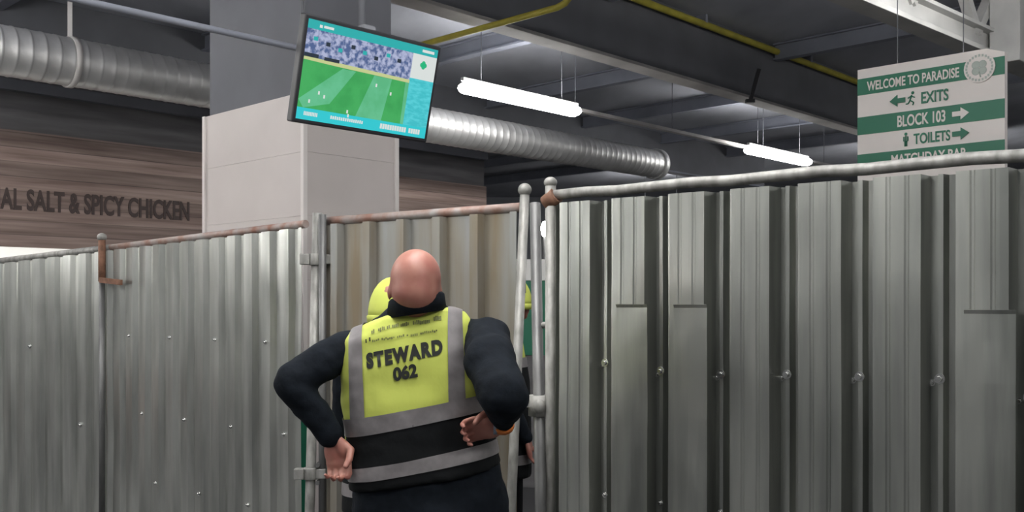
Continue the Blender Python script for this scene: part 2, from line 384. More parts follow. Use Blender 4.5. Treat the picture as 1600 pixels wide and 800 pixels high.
# ------------------------------------------------------------------ television
TL = V((-1.06, 5.0, 3.06)); tw = .94; tdn = V((-.724*.132, .69*.132, -.543)); th = tdn.length; TD = tdn.normalized(); TNv = D1.cross(-TD).normalized()
if TNv.y > 0: TNv = -TNv
t = thing('television', 'tilted flat television showing a green football pitch, hung from the ceiling', 'television', TL+D1*tw/2)
q = MB(); cen = TL+D1*tw/2+TD*th/2
q.box(cen-TNv*.025, (tw, th, .05), (D1, TD, TNv)); q.build('casing', M['black'], t, .008)
q = MB(); q.box(cen-TNv*.07, (tw*.6, th*.5, .05), (D1, TD, TNv)); q.build('rear_housing', M['black'], t, .01)
S = {}
sm = [screen_mat('screen_teal', (.02, .40, .40), 1.0), screen_mat('screen_cyan', (.03, .56, .62), 1.0),
      screen_mat('screen_crowd', (.55, .60, .85), .75, (.10, .16, .36), (38, 38, 38)),
      screen_mat('screen_pitch', (.06, .44, .12), .9, (.045, .38, .10), (9, 9, 9)), screen_mat('screen_pitch_light', (.14, .56, .30), .9, (.11, .50, .24), (9, 9, 9)),
      screen_mat('screen_white', (.75, .80, .78), .9), screen_mat('screen_yellow', (.60, .65, .30), .9), screen_mat('screen_green', (.02, .50, .22), .9),
      screen_mat('screen_dark', (.03, .05, .08), .6), screen_mat('screen_side', (.05, .50, .56), 1.0, (.09, .60, .66), (20, 20, 60))]
q = MB(); mg = .022
def sq(pts, mi, lift=.0):       # pts in 0..1 screen coordinates
    base = TL+D1*mg+TD*mg
    vs = [base+D1*(u*(tw-2*mg))+TD*(v*(th-2*mg))+TNv*(.0015+lift) for u, v in pts]
    q.add(vs, [tuple(range(len(vs)))], mi)
def rq(u0, v0, u1, v1, mi, lift=0): sq([(u0, v0), (u1, v0), (u1, v1), (u0, v1)], mi, lift)
rq(0, 0, 1, .09, 0); rq(0, .09, .80, .40, 2); rq(0, .40, .80, .88, 3)
rq(.80, .09, 1, .36, 5); rq(.80, .36, 1, .88, 9); rq(0, .88, 1, 1, 1)
sq([(.0, .37), (.24, .37), (.80, .385), (.80, .42), (.24, .41), (0, .40)], 6, .0008)
rq(0, .33, .10, .37, 8, .001); rq(.14, .34, .25, .375, 8, .001)
sq([(.28, .42), (.38, .42), (.22, .80), (.04, .88), (-.0, .80)], 4, .0006)
sq([(.52, .42), (.66, .42), (.62, .88), (.42, .88)], 4, .0006)
sq([(.77, .42), (.80, .42), (.80, .88), (.775, .88)], 4, .0006)
for u, v in ((.13, .69), (.17, .72), (.35, .83), (.36, .87), (.54, .5), (.07, .79), (.66, .56)): rq(u, v, u+.012, v+.035, 5, .001)
for k in range(8): 
    u = .05+k*.09; rq(u, .16+.03*(k % 3), u+.03, .20+.03*(k % 3), (8 if k % 2 else 0), .001)
rq(.08, .035, .10, .065, 5, .001); rq(.11, .035, .18, .06, 5, .001); rq(.87, .03, .97, .06, 5, .001)
# small green leaf mark on the white panel
for dx, dy in ((-.013, 0), (.013, 0), (0, -.022), (0, .02)):
    sq([(.895+dx+.016*math.cos(a), .20+dy+.026*math.sin(a)) for a in [2*math.pi*i/10 for i in range(10)]], 7, .001)
for k in range(9): rq(.05+k*.011, .915, .058+k*.011, .955, 5, .001)
for k in range(16): rq(.24+k*.0155, .915+.003*(k % 2), .251+k*.0155, .95, 5, .001)
for k in range(17):
    if k != 11: rq(.62+k*.0195, .91, .636+k*.0195, .965, 5, .001)
q.build('screen', sm, t)
q = MB(); mp_ = TL+D1*.47-TNv*.13+TD*.06
q.tube([mp_+UP*-.1, V((mp_.x, mp_.y, CEIL))], .02, 12); q.build('mounting_pole', M['beam'], t)
q = MB(); q.box(cen-TNv*.115, (.30, .24, .03), (D1, TD, TNv)); q.box(mp_+TNv*.03, (.08, .08, .16), (D1, D2, UP)); q.build('wall_bracket', M['beam'], t)

# ------------------------------------------------------------------ green and white sign
D = 7.0; sr = at(1570, 71, D); SWid = .156*D; S0 = V((sr.x, sr.y, 0))+D2*SWid
SX = -D2                                  # left to right as seen
SN = V((-.689, -.725, 0)); ztop = sr.z
t = thing('hanging_sign', 'green and white striped direction sign with arrows above the right end of the fence', 'sign', S0+SX*SWid/2)
HS = 1.15
cx = V((S0.x, S0.y, 0))
def sp(u, v, lift=0): return cx+SX*u+UP*(ztop-v)+SN*lift
q = MB()
out = [(0, -.0), (SWid*.885, -.0), (SWid, .045), (SWid, HS), (0, HS)]
fr = [sp(u, v, 0) for u, v in out]; bk = [sp(u, v, -.06) for u, v in out]; n = len(out)
q.add(fr+bk, [tuple(range(n)), tuple(range(2*n-1, n-1, -1))]+[(i, i+n, (i+1) % n+n, (i+1) % n) for i in range(n)]); q.build('sign_board', M['sign_white'], t)
bands = [(.075, .205), (.38, .52), (.675, .81), (.97, 1.10)]
for v0, v1 in bands[:]:
    q = MB(); q.box(sp(SWid/2, (v0+v1)/2, .001), (SWid, .006, v1-v0), (SX, SN, UP)); q.build('green_stripe', M['green'], t)
def stext(s, u, v, size, m, w=None):
    me = text_mesh(s, size, .002, size*.02)
    if w:
        xs = [p.co.x for p in me.vertices]; k = w/(max(xs)-min(xs))
        for p in me.vertices: p.co.x *= k
    place_text(me, sp(u, v, .006), SX, UP, m, t, 'sign_lettering')
stext('WELCOME TO PARADISE', .43, .176, .10, M['sign_white'], .70)
stext('EXITS', .60, .335, .12, M['green'], .20)
stext('BLOCK 103', .50, .492, .12, M['sign_white'], .36)
stext('TOILETS', .58, .638, .11, M['green'], .27)
stext('MATCHDAY BAR', .55, .78, .105, M['sign_white'], .56)
def arrow(u, v, dr, m, s=.06):
    pts = [(-s, -.018), (0, -.018), (0, -.045), (s, 0), (0, .045), (0, .018), (-s, .018)]
    q = MB(); n = len(pts)
    a = [sp(u+p*dr, v+r, .012) for p, r in pts]; b_ = [sp(u+p*dr, v+r, .002) for p, r in pts]
    q.add(a+b_, [tuple(range(n)), tuple(range(2*n-1, n-1, -1))]+[(i, i+n, (i+1) % n+n, (i+1) % n) for i in range(n)])
    q.build('arrow', m, t)
arrow(.32, .29, -1, M['green']); arrow(.79, .45, 1, M['sign_white']); arrow(.79, .598, 1, M['green'])
def stick(u, v, run, m, s=1.):
    q = MB()
    q.ell(sp(u+(.012 if run else 0), v-.045*s, .006), (.012, .004, .012), (SX, SN, UP), 10, 6)
    P = lambda a, b_: sp(u+a, v+b_, .006)
    if run:
        segs = [((.005, -.03), (-.008, .01)), ((-.008, .01), (.02, .03)), ((.02, .03), (.012, .05)), ((-.008, .01), (-.022, .035)), ((-.022, .035), (-.04, .035)), ((.0, -.02), (.028, -.008)), ((.0, -.02), (-.025, -.008))]
    else: segs = [((0, -.03), (0, .015)), ((-.006, .01), (-.006, .05)), ((.006, .01), (.006, .05)), ((-.015, -.025), (-.015, .01)), ((.015, -.025), (.015, .01))]
    for a, b_ in segs: q.tube([P(*a), P(*b_)], .005, 6)
    q.build('pictogram', m, t)
stick(.425, .29, True, M['green']); stick(.385, .60, False, M['green'])
# round crest with a four leaf shape
q = MB(); cu, cv = SWid*.845, .135
q.tube([sp(cu, cv, 0), sp(cu, cv, .016)], .108, 32); cr = q.build('crest_disc', M['sign_white'], t)
q = MB()
for a in range(4):
    an = math.pi/4+a*math.pi/2
    q.ell(sp(cu+.032*math.cos(an), cv+.032*math.sin(an), .016), (.03, .003, .03), (SX, SN, UP), 14, 6)
for i in range(24):
    an = 2*math.pi*i/24; q.box(sp(cu+.09*math.cos(an), cv+.09*math.sin(an), .017), (.013, .003, .018), (SX, SN, UP))
q.tube([sp(cu, cv+.03, .017), sp(cu+.01, cv+.07, .017)], .005, 6)
q.build('leaf_emblem', M['crest'], cr)
for u in (.3, SWid-.3):
    q = MB(); p0 = sp(u, .03, -.045); q.tube([p0, V((p0.x, p0.y, CEIL))], .004, 8); q.build('hanger_rod', M['beam'], t)

# ------------------------------------------------------------------ steel fence panels
def sheet(a, b_, zt_a, zt_b, pitch, prof, phase=0., zb=.012, wav=.003, seed=0, rows=26, lean=0.):
    """corrugated sheet from a to b; prof = [(fraction of pitch, depth toward the viewer)]"""
    a, b_ = V((a.x, a.y, 0)), V((b_.x, b_.y, 0)); d = b_-a; L = d.length; d.normalize(); nn = V((d.y, -d.x, 0))
    if nn.dot(V((0, -1, 0))) < 0: nn = -nn
    us = []; k = -1
    while True:
        s0 = (k+phase)*pitch
        if s0 > L: break
        for fr_, w_ in prof:
            u = s0+fr_*pitch
            if 0 <= u <= L: us.append((u, w_))
        k += 1
    us = sorted(us); us = [(0, us[0][1])]+us+[(L, us[-1][1])]
    q = MB(); vs = []; nu = len(us)
    for r in range(rows+1):
        f = r/rows
        for u, w_ in us:
            zt = zt_a+(zt_b-zt_a)*u/L; z = zb+(zt-zb)*f
            nz = noise.noise(V((u*1.7+seed*9, z*1.5, seed)))*wav*2.2+noise.noise(V((u*7+seed*5, z*5, seed+3)))*wav*.6
            vs.append(a+d*(u-lean*(1-f)*u/L)+nn*(w_+nz)+UP*z)
    fs = [(r*nu+i, r*nu+i+1, (r+1)*nu+i+1, (r+1)*nu+i) for r in range(rows) for i in range(nu-1)]
    q.add(vs, fs)
    return q, d, nn, L
def solid(o, th=.0015):
    m = o.modifiers.new('thickness', 'SOLIDIFY'); m.thickness = th; m.offset = -1; return o
def tall(px, py, d): return at(px, py, d)
def bolt(par, p, nn, r=.011):
    q = MB(); q.tube([p-nn*.002, p+nn*.004], r*1.5, 12); q.tube([p+nn*.003, p+nn*.012], [r, r*.75], 6); q.build('bolt_head', M['bolt'], par)

TRAP = [(0, 0), (.22, 0), (.34, .03), (.80, .03), (.92, 0)]
# panel at far left
A0 = at(176, 387, 6.62); A1 = at(0, 408, 7.25); A1 = A0+(A1-A0)*1.3
t = thing('corrugated_fence', 'corrugated steel fence panel at the far left, beyond the rusty post', 'fence panel', V((A0.x, A0.y, 0)), 'corrugated steel fence panels')
q, d, nn, L = sheet(A0, A1, A0.z-.02, A1.z-.02, .168, TRAP, .1, seed=1)
solid(q.build('steel_sheet', M['galv'], t))
q = MB(); q.tube([A0+nn*.0, A1+nn*.0], .024, 12); q.build('top_rail', M['rail'], t)
q = MB()
for k in range(5): bolt(t, V((A0.x, A0.y, 0))+d*(.3+.56*k)+nn*.032+UP*(1.25 if k % 2 else .72), nn)
# second panel
B0 = at(478, 350, 5.23); B1 = at(173, 387, 6.63)
t = thing('corrugated_fence', 'long corrugated steel fence panel left of the stewards, between two posts', 'fence panel', V((B0.x, B0.y, 0)), 'corrugated steel fence panels')
q, d, nn, L = sheet(B0, B1, B0.z-.02, B1.z-.02, .168, TRAP, .35, seed=2)
solid(q.build('steel_sheet', M['galv'], t))
q = MB(); q.tube([B0, B1], .022, 12); q.build('top_rail', M['rustrail'], t)
q = MB()
for k in range(11): bolt(t, V((B0.x, B0.y, 0))+d*(.155+.168*k)+nn*.032+UP*((.85, 1.35, .42)[k % 3]), nn, .008)
# rusty joint post
pj = (A0+B1)/2; pj = V((pj.x, pj.y, 0))+nn*.068
t = thing('fence_post', 'short rusty topped fence post where the two left panels meet', 'post', pj)
q = MB(); q.tube([pj+UP*.0, pj+UP*1.72], .020, 12); q.build('post_tube', M['post'], t)
q = MB(); q.tube([pj+UP*1.71, pj+UP*1.99], .024, 12); q.build('rusty_sleeve', M['rust'], t)
q = MB(); q.ell(pj+UP*2.01, (.032, .032, .028)); q.build('cap', M['rail'], t)
q = MB(); q.beam(pj+nn*.02+UP*1.72-d*.02, pj+nn*.02+UP*1.70-d*.30, .02, .035); q.build('clip', M['rust'], t)
# gate panel
G0 = at(503, 346, 5.02); G1 = at(815, 324, 4.31)
t = thing('gate_panel', 'stained steel gate panel with narrow ribs behind the bald steward', 'gate', V((G0.x, G0.y, 0)), 'corrugated steel fence panels')
RIB = [(0, 0), (.60, 0), (.66, .038), (.86, .038), (.92, 0)]
q, d, nn, L = sheet(G1, G0, G1.z-.02, G0.z-.02, .222, RIB, .30, seed=3, lean=-.0)
solid(q.build('steel_sheet', M['stained'], t))
q = MB(); q.tube([G0, G1], .022, 12); q.build('top_rail', M['rustrail'], t)
q = MB(); q.beam(G0+UP*-.36+nn*-.02, G1+UP*-.36+nn*-.02, .03, .04); q.build('cross_rail', M['post'], t)
q = MB(); q.beam(V((G0.x, G0.y, .25))-nn*.02, V((G1.x, G1.y, .25))-nn*.02, .03, .04); q.build('cross_rail', M['post'], t)
g1 = at(820, 302, 4.28); g1b = at(797, 830, 4.20)
q = MB(); q.tube([g1, g1b, V((g1b.x-.03, g1b.y, .05))], .021, 12); q.ell(g1+UP*.015, (.03, .03, .03)); q.build('stile', M['rail'], t)
q = MB(); g0 = V((G0.x, G0.y, 0))+nn*.045+(V((G1.x, G1.y, 0))-V((G0.x, G0.y, 0))).normalized()*.05; q.tube([g0+UP*.05, g0+UP*(G0.z+.03)], .02, 12); q.build('stile', M['post'], t)
# hinge post left of the gate
h0 = at(496, 333, 5.0); h1 = at(484, 800, 4.95)
t = thing('scaffold_post', 'pale scaffold pole with clamp between the left fence panel and the gate', 'post', V((h1.x, h1.y, 0)))
q = MB(); q.tube([V((h1.x-.01, h1.y, 0)), h1, h0], .025, 14); q.build('pole', M['rail'], t)
for py_, s in ((406, 1), (740, .9)):
    ch = h0.lerp(h1, (py_-333)/467)
    cl = MB(); cl.tube([ch-UP*.03, ch+UP*.03], .038, 14); cl.box(ch+V((-.055, -.01, 0)), (.05, .05, .055)); cl.box(ch+V((.055, .0, 0)), (.05, .05, .05))
    clo = cl.build('clamp', M['rail'], t, .004)
    for z in (-.045, .045):
        cb = MB(); cb.tube([ch+V((.04, -.03, z)), ch+V((.04, .03, z))], .012, 6); cb.build('clamp_bolt', M['post'], clo)
# middle pole in the gap
m0 = at(836, 318, 3.95); m1 = at(845, 800, 3.72)
t = thing('scaffold_post', 'dark scaffold pole with coupler standing in the narrow gap beside the gate', 'post', V((m1.x, m1.y, 0)))
q = MB(); q.tube([V((m1.x, m1.y, 0)), m1, m0], .0225, 14); q.build('pole', M['post'], t)
ch = m0.lerp(m1, (640-318)/482)
cl = MB(); cl.tube([ch-UP*.04, ch+UP*.04], .042, 14); cl.box(ch+V((-.05, 0, .01)), (.07, .04, .03)); cl.ell(ch+V((0, -.035, 0)), (.025, .02, .03)); cl.build('coupler', M['rail'], t)
ch2 = m0.lerp(m1, (515-318)/482)
q = MB(); q.tube([ch2+V((.0, 0, 0)), ch2+V((.075, -.02, .0))], .014, 10); q.build('short_bar', M['rail'], t)

# right panel
R0_ = at(864, 305, 3.76); R1 = at(1600, 242, 2.725); dR = (R1-R0_); R1 = R0_+dR*1.28
WIDE = [(0, .034), (.13, .034), (.15, .030), (.18, .030), (.20, .034), (.36, .034), (.38, .030), (.41, .030), (.43, .034), (.56, .034), (.60, -.034), (.70, -.034), (.735, -.004), (.785, -.004), (.82, -.034), (.93, -.034), (.98, .034)]
t = thing('corrugated_fence', 'large corrugated steel fence panel with wide flat ribs at the right', 'fence panel', V((R0_.x, R0_.y, 0)), 'corrugated steel fence panels')
q, d, nn, L = sheet(R0_, R1, R0_.z-.035, R1.z-.035, .236, WIDE, .26, seed=4, wav=.0035)
solid(q.build('steel_sheet', M['galv2'], t))
q = MB(); pts = [R0_.lerp(R1, i/14)+UP*(.003*math.sin(i*2.1)) for i in range(15)]; q.tube(pts, .0195, 14); q.build('top_rail', M['rail'], t)
q = MB(); s0 = V((R0_.x, R0_.y, 0))-d*.012; q.tube([s0+UP*.0, s0+UP*(R0_.z+.045)], .021, 14); q.ell(s0+UP*(R0_.z+.05), (.026, .026, .022)); q.build('stile', M['rail'], t)
q = MB(); q.tube([s0+UP*(R0_.z-.03)-d*.02, s0+UP*(R0_.z+.0)+d*.03], .032, 12); q.build('corner_clamp', M['rust'], t)
q = MB(); o0 = V((R0_.x, R0_.y, 0))
for k in range(9):
    u = (k+.26)*.236+.75*.236-.0
    if u < L:
        z1_ = (1.35, 1.33, 1.33, 1.34, 1.345, 1.35, 1.31, 1.33, 1.33)[k]
        bolt(t, o0+d*u+nn*-.004+UP*z1_, nn, .010); bolt(t, o0+d*(u-.03)+nn*-.034+UP*(z1_-.015), nn, .007)
        bolt(t, o0+d*u+nn*-.004+UP*.86, nn, .007)
# lower sheets lapped over the ribs, their top edge standing slightly proud
for u0, u1, zt_ in ((.315, .445, 1.568), (.552, .68, 1.568), (1.495, 1.63, 1.555)):
    q = MB(); n_ = 8; nr = 24; vs = []
    zs = [zt_, zt_-.012]+[zt_-.03-(zt_-.13)*r/nr for r in range(nr+1)]
    for r, z in enumerate(zs):
        for i in range(n_+1):
            u = u0+(u1-u0)*i/n_
            nz = noise.noise(V((u*1.7+36, z*1.5, 4)))*.0077+noise.noise(V((u*14+20, z*7, 7)))*.003
            vs.append(o0+d*u+nn*(.0375+nz+(.004 if r == 0 else 0))+UP*z)
    q.add(vs, [(r*(n_+1)+i, r*(n_+1)+i+1, (r+1)*(n_+1)+i+1, (r+1)*(n_+1)+i) for r in range(len(zs)-1) for i in range(n_)])
    solid(q.build('lapped_sheet', M['galv2'], t), .0015)

# green board behind the left gap and green-white counter behind the right gap
c0 = at(445, 620, 5.95)
t = thing('barrier_board', 'dark green board standing behind the gap left of the gate', 'board', V((c0.x, c0.y, 0)))
q = MB(); q.box((c0.x, c0.y, c0.z/2+.03), (.36, .03, c0.z-.06)); q.build('board', M['green'], t, .004)
for s in (-.16, .16):
    q = MB(); q.box((c0.x+s, c0.y+.08, .03), (.05, .3, .06)); q.build('foot', M['post'], t)
c0 = at(835, 405, 8.2); 
t = thing('sales_counter', 'white and green fronted stall glimpsed through the gap beside the gate', 'stall', V((c0.x, c0.y, 0)))
q = MB(); q.box((c0.x, c0.y+.2, c0.z-.09), (1.6, .4, .18)); q.build('white_fascia', M['kiosk_white'], t, .004)
q = MB(); q.box((c0.x, c0.y+.2, (c0.z-.18+1.12)/2), (1.6, .38, c0.z-.18-1.12)); q.build('green_panel', M['green'], t, .004)
q = MB(); q.box((c0.x, c0.y+.2, .56), (1.5, .36, 1.12)); q.build('dark_base', M['header'], t, .004)
g = at(851, 358, 9.0)
t = thing('globe_lamp', 'small round bright lamp seen through the gap beside the gate', 'lamp', g)
q = MB(); q.ell(g, (.035, .035, .075)); q.build('globe', M['tube'], t)
q = MB(); q.tube([g-UP*.07, V((g.x, g.y, 0))], .02, 8); q.build('lamp_post', M['post'], t)

# ------------------------------------------------------------------ people
def hand(mb, W, f, n, th, curl=.6, thumb=.6, sc=1., spread=0.0):
    """W wrist, f toward the knuckles, n the way fingers curl, th the thumb side"""
    f = f.normalized(); th = (th-f*th.dot(f)).normalized(); n_ = f.cross(th).normalized(); n = n_ if n_.dot(n) > 0 else -n_
    mb.ell(W+f*.045*sc, (.055*sc, .042*sc, .017*sc), (f, th, n))
    mb.ell(W+f*.075*sc, (.028*sc, .043*sc, .016*sc), (f, th, n))
    mb.ell(W+f*.03*sc+th*.024*sc+n*.008*sc, (.036*sc, .018*sc, .017*sc), (f, th, n))
    for off, L, r, cc_ in ((.035, .074, .0085, curl*.9), (.0118, .082, .0088, curl), (-.0118, .077, .0085, curl*1.08), (-.034, .060, .0075, curl*1.15)):
        p = W+f*.088*sc+th*off*sc; ang = cc_*.6; pts = [p-f*.02*sc, p]; dirv = None
        for k, s in enumerate((.45, .30, .25)):
            dv = f*math.cos(ang)+n*math.sin(ang)+th*off*spread; p = p+dv.normalized()*L*s*sc; pts.append(p); ang += cc_
        mb.limb(pts, [r*sc, r*1.05*sc, r*sc, r*.92*sc, r*.8*sc])
    p0 = W+f*.02*sc+th*.028*sc; p1 = p0+(f*.7+th*.7+n*.25).normalized()*.038*sc
    p2 = p1+(f*.9+th*(.5-thumb*.6)+n*(.3+thumb*.5)).normalized()*.034*sc; p3 = p2+(f*.8-th*thumb*.4+n*(.3+thumb*.6)).normalized()*.028*sc
    mb.limb([p0, p1, p2, p3], [.015*sc, .0125*sc, .0115*sc, .0095*sc])

def head(mb, c, fwd, up=UP, s=1.):
    fwd = fwd.normalized(); up = (up-fwd*up.dot(fwd)).normalized(); rt = fwd.cross(up).normalized(); ax = (rt, fwd, up)
    P = lambda x, y, z: c+(rt*x+fwd*y+up*z)*s
    E = lambda x, y, z, a, b_, d_: mb.ell(P(x, y, z), (a*s, b_*s, d_*s), ax)
    E(0, -.012, .025, .079, .098, .092); E(0, -.03, -.015, .073, .078, .078)   # cranium, occiput
    E(0, .035, -.045, .058, .058, .072)      # face
    E(0, .05, -.098, .032, .032, .022)       # chin
    E(0, .092, -.025, .011, .018, .024); E(0, .102, -.037, .014, .012, .010)   # nose
    E(0, .080, -.068, .024, .012, .006); E(0, .079, -.078, .020, .012, .006)   # lips
    for sx in (-1, 1):
        E(sx*.030, .074, .012, .022, .014, .008)      # brow
        E(sx*.030, .072, -.006, .013, .012, .010)     # eye
        E(sx*.038, .060, -.035, .022, .022, .022)     # cheek
        E(sx*.078, .008, -.020, .009, .016, .028); E(sx*.082, .002, -.014, .005, .012, .020)   # ear

def loft(mb, secs, n=40, sup=2.4):
    rs = []
    for c, hw, hd, ux, uy in secs:
        r = []
        for k in range(n):
            a = 2*math.pi*k/n; ca_, sa = math.cos(a), math.sin(a)
            m_ = (abs(ca_)**sup+abs(sa)**sup)**(-1/sup)
            r.append(c+ux*hw*ca_*m_+uy*hd*sa*m_)
        rs.append(r)
    mb.rings(rs)

def band(src, name, planes, off, m, parent):
    """cut a strip out of a garment mesh (planes: point, normal kept on the negative side) and lift it off the cloth"""
    bm = bmesh.new(); bm.from_mesh(src); bm.normal_update()
    for p, nrm in planes:
        bmesh.ops.bisect_plane(bm, geom=bm.verts[:]+bm.edges[:]+bm.faces[:], plane_co=p, plane_no=nrm, clear_outer=True)
    bm.normal_update()
    for v in bm.verts: v.co += v.normal*off
    me = bpy.data.meshes.new(name); bm.to_mesh(me); bm.free(); me.materials.clear(); me.materials.append(m)
    me.polygons.foreach_set('use_smooth', [True]*len(me.polygons))
    return obj(name, me, parent)
def wrap_text(me, bvh, org, ux, uy, dirn, m, parent, name, off=.003):
    bm = bmesh.new(); bm.from_mesh(me); bmesh.ops.triangulate(bm, faces=bm.faces)
    for _ in range(1): bmesh.ops.subdivide_edges(bm, edges=[e_ for e_ in bm.edges if e_.calc_length() > .012], cuts=1)
    for v in bm.verts:
        o_ = org+ux*v.co.x+uy*v.co.y
        hit = bvh.ray_cast(o_, dirn)
        v.co = (hit[0]-dirn*off) if hit[0] is not None else o_+dirn*.2
    bm.to_mesh(me); bm.free(); me.materials.clear(); me.materials.append(m)
    return obj(name, me, parent)

def garment_wrinkle(me, amp, freq, seed=0):
    me.update()
    ns = [v.normal.copy() for v in me.vertices]
    for v, nn_ in zip(me.vertices, ns):
        c = v.co
        k = noise.noise(V((c.x*freq+seed, c.y*freq, c.z*freq*1.4)))+.5*noise.noise(V((c.x*freq*2.3, c.y*freq*2, c.z*freq*3+seed)))
        v.co += nn_*amp*k

# ---- bald steward seen from behind
def steward():
    roll = math.atan(.15); ux = V((math.cos(roll), 0, math.sin(roll))); ux = (ux+V((0, .10, 0))).normalized(); uy = V((-.10, 1, 0)).normalized()
    D_ = 3.22
    K = lambda px, py, d=D_: at(px, py, d)
    hips = K(672, 790); neckb = K(648, 486, 3.2)
    Lsh, Lel, Lwr = K(558, 532, 3.2), K(455, 597, 3.10), K(521, 686, 3.12)
    Rsh, Rel, Rwr = K(735, 520, 3.16), K(788, 616, 2.93), K(786, 664, 3.06)
    hc = K(649, 449, 3.17)
    # body: one continuous figure
    b = MB()
    head(b, hc+UP*-.0, V((-.12, 1, -.12)), V((.02, .1, 1)), 1.07)
    b.limb([hc+V((0, -.01, -.05)), neckb+UP*-.03], [.066, .072])
    b.ell(hc+V((0, -.062, -.047)), (.058, .030, .016)); 
    loft(b, [(neckb, .07, .06, ux, uy), (K(638, 520), .15, .08, ux, uy), (K(640, 600), .17, .10, ux, uy), (K(660, 690), .16, .11, ux, uy), (hips, .17, .12, V((1, 0, 0)), V((0, 1, 0))), (hips-UP*.1, .15, .11, V((1, 0, 0)), V((0, 1, 0)))])
    b.limb([K(560, 556, 3.22), Lel, Lwr], [.040, .036, .027]); b.limb([K(738, 545, 3.22), Rel, Rwr], [.040, .036, .027])
    hand(b, Lwr, V((.22, -.05, -.97)), V((0, -1, 0)), V((1, -.2, .2)), .80, 1.0, 1.0)
    hand(b, Rwr, V((-.97, -.10, -.12)), V((0, -1, -.5)), V((0, -.3, 1)), .75, 1.0, 1.0)
    legs = []
    for s in (-1, 1):
        hp = V((hips.x+s*.10, hips.y, hips.z-.03)); kn = V((hips.x+s*.13, hips.y-.02, .50)); an = V((hips.x+s*.15, hips.y+.02, .10))
        legs.append((hp, kn, an)); b.limb([hp, kn, an], [.085, .055, .042])
        b.ell(an+V((0, .06, -.055)), (.042, .12, .035))
    me = remesh(b, .0042, 4); me.materials.append(M['skin'])
    bm = bmesh.new(); bm.from_mesh(me); vv = [v for v in bm.verts if (v.co-hc).length < .19 and v.co.y < hc.y+.03]
    for _ in range(45): bmesh.ops.smooth_vert(bm, verts=vv, factor=.5, use_axis_x=True, use_axis_y=True, use_axis_z=True)
    bm.to_mesh(me); bm.free()
    root = obj('person', me)
    tag(root, 'bald steward in a yellow vest seen from behind with hands on hips', 'person')
    # fleece
    b = MB()
    loft(b, [(neckb+UP*.035, .078, .072, ux, uy), (K(645, 492), .13, .095, ux, uy), (K(638, 515), .205, .115, ux, uy), (K(640, 600), .215, .135, ux, uy), (K(656, 690), .215, .14, ux, uy), (K(668, 745), .245, .155, ux, uy), (K(672, 800), .262, .165, ux, uy), (K(674, 850), .258, .165, ux, uy)])
    b.limb([K(549, 548, 3.22), K(541, 547, 3.2), K(503, 566, 3.15), Lel, Lel.lerp(Lwr, .5), Lel.lerp(Lwr, .93)], [.062, .066, .066, .058, .050, .042])
    b.limb([K(738, 530, 3.24), K(762, 530, 3.2), Rsh.lerp(Rel, .5)+V((.012, 0, 0)), Rel, Rel.lerp(Rwr, .5), Rel.lerp(Rwr, .72)], [.066, .076, .082, .076, .058, .044])
    me = remesh(b, .009, 5); garment_wrinkle(me, .007, 11); me.materials.append(M['jumper'])
    fl = obj('fleece', me, root)
    b = MB(); cc_ = neckb+V((.008, -.022, .036)); 
    loft(b, [(cc_-UP*.045, .100, .098, ux, uy), (cc_+UP*.008, .092, .106, ux, uy), (cc_+UP*.016, .084, .098, ux, uy)], sup=2.0); b.build('collar', M['jumper'], root)
    # trousers and shoes
    b = MB()
    loft(b, [(K(672, 780), .20, .135, V((1, 0, 0)), V((0, 1, 0))), (hips-UP*.14, .19, .13, V((1, 0, 0)), V((0, 1, 0)))])
    for hp, kn, an in legs: b.limb([hp, kn, an+UP*.0], [.105, .080, .070])
    me = remesh(b, .012, 4); garment_wrinkle(me, .008, 9); me.materials.append(M['trousers']); obj('trousers', me, root)
    for hp, kn, an in legs:
        b = MB(); b.ell(V((an.x, an.y+.06, .055)), (.052, .15, .05)); b.box((an.x, an.y+.06, .018), (.095, .28, .03)); b.ell(an-UP*.01, (.055, .06, .06))
        me = remesh(b, .009, 2); me.materials.append(M['black']); obj('shoe', me, root)
    # vest
    b = MB()
    loft(b, [(K(650, 484, 3.2), .082, .072, ux, uy), (K(647, 490, 3.2), .135, .090, ux, uy), (K(641, 499), .188, .108, ux, uy), (K(636, 516), .218, .128, ux, uy), (K(637, 560), .222, .148, ux, uy), (K(646, 610), .238, .155, ux, uy), (K(655, 650), .240, .158, ux, uy), (K(660, 700), .240, .163, ux, uy), (K(664, 742), .252, .172, ux, uy)], sup=2.6)
    me = remesh(b, .009, 4); garment_wrinkle(me, .006, 7, 4); me.materials.append(M['hivis'])
    vest = obj('hi_vis_vest', me, root)
    src = me.copy(); me.update()
    bv = BVHTree.FromPolygons([v.co for v in me.vertices], [p.vertices for p in me.polygons])
    yb = V((0, 1, 0))
    def hplane(px1, py1, px2, py2):   # plane through two picture heights at the back of the vest, containing the depth axis
        a, c = K(px1, py1, 3.07), K(px2, py2, 3.07); n_ = (c-a).cross(yb).normalized()
        return a, (n_ if n_.z > 0 else -n_)
    def vplane(px1, py1, px2, py2):
        a, c = K(px1, py1, 3.07), K(px2, py2, 3.07); n_ = (c-a).cross(yb).normalized()
        return a, (n_ if n_.x > 0 else -n_)
    neg = lambda pl: (pl[0], -pl[1])
    t1, b1 = hplane(545, 657, 700, 629), hplane(545, 686, 700, 656)
    t2, b2 = hplane(545, 737, 745, 699), hplane(545, 758, 745, 722)
    band(src, 'black_lower_panel', [b1], .002, M['vestblack'], vest)
    band(src, 'reflective_band', [t1, neg(b1)], .005, M['reflective'], vest)
    band(src, 'reflective_band', [t2, neg(b2)], .006, M['reflective'], vest)
    back = (K(600, 600, 3.22), V((0, 1, 0)))
    l1, l2 = vplane(541, 500, 546, 665), vplane(562, 500, 571, 665)
    r1, r2 = vplane(697, 480, 700, 640), vplane(718, 480, 727, 640)
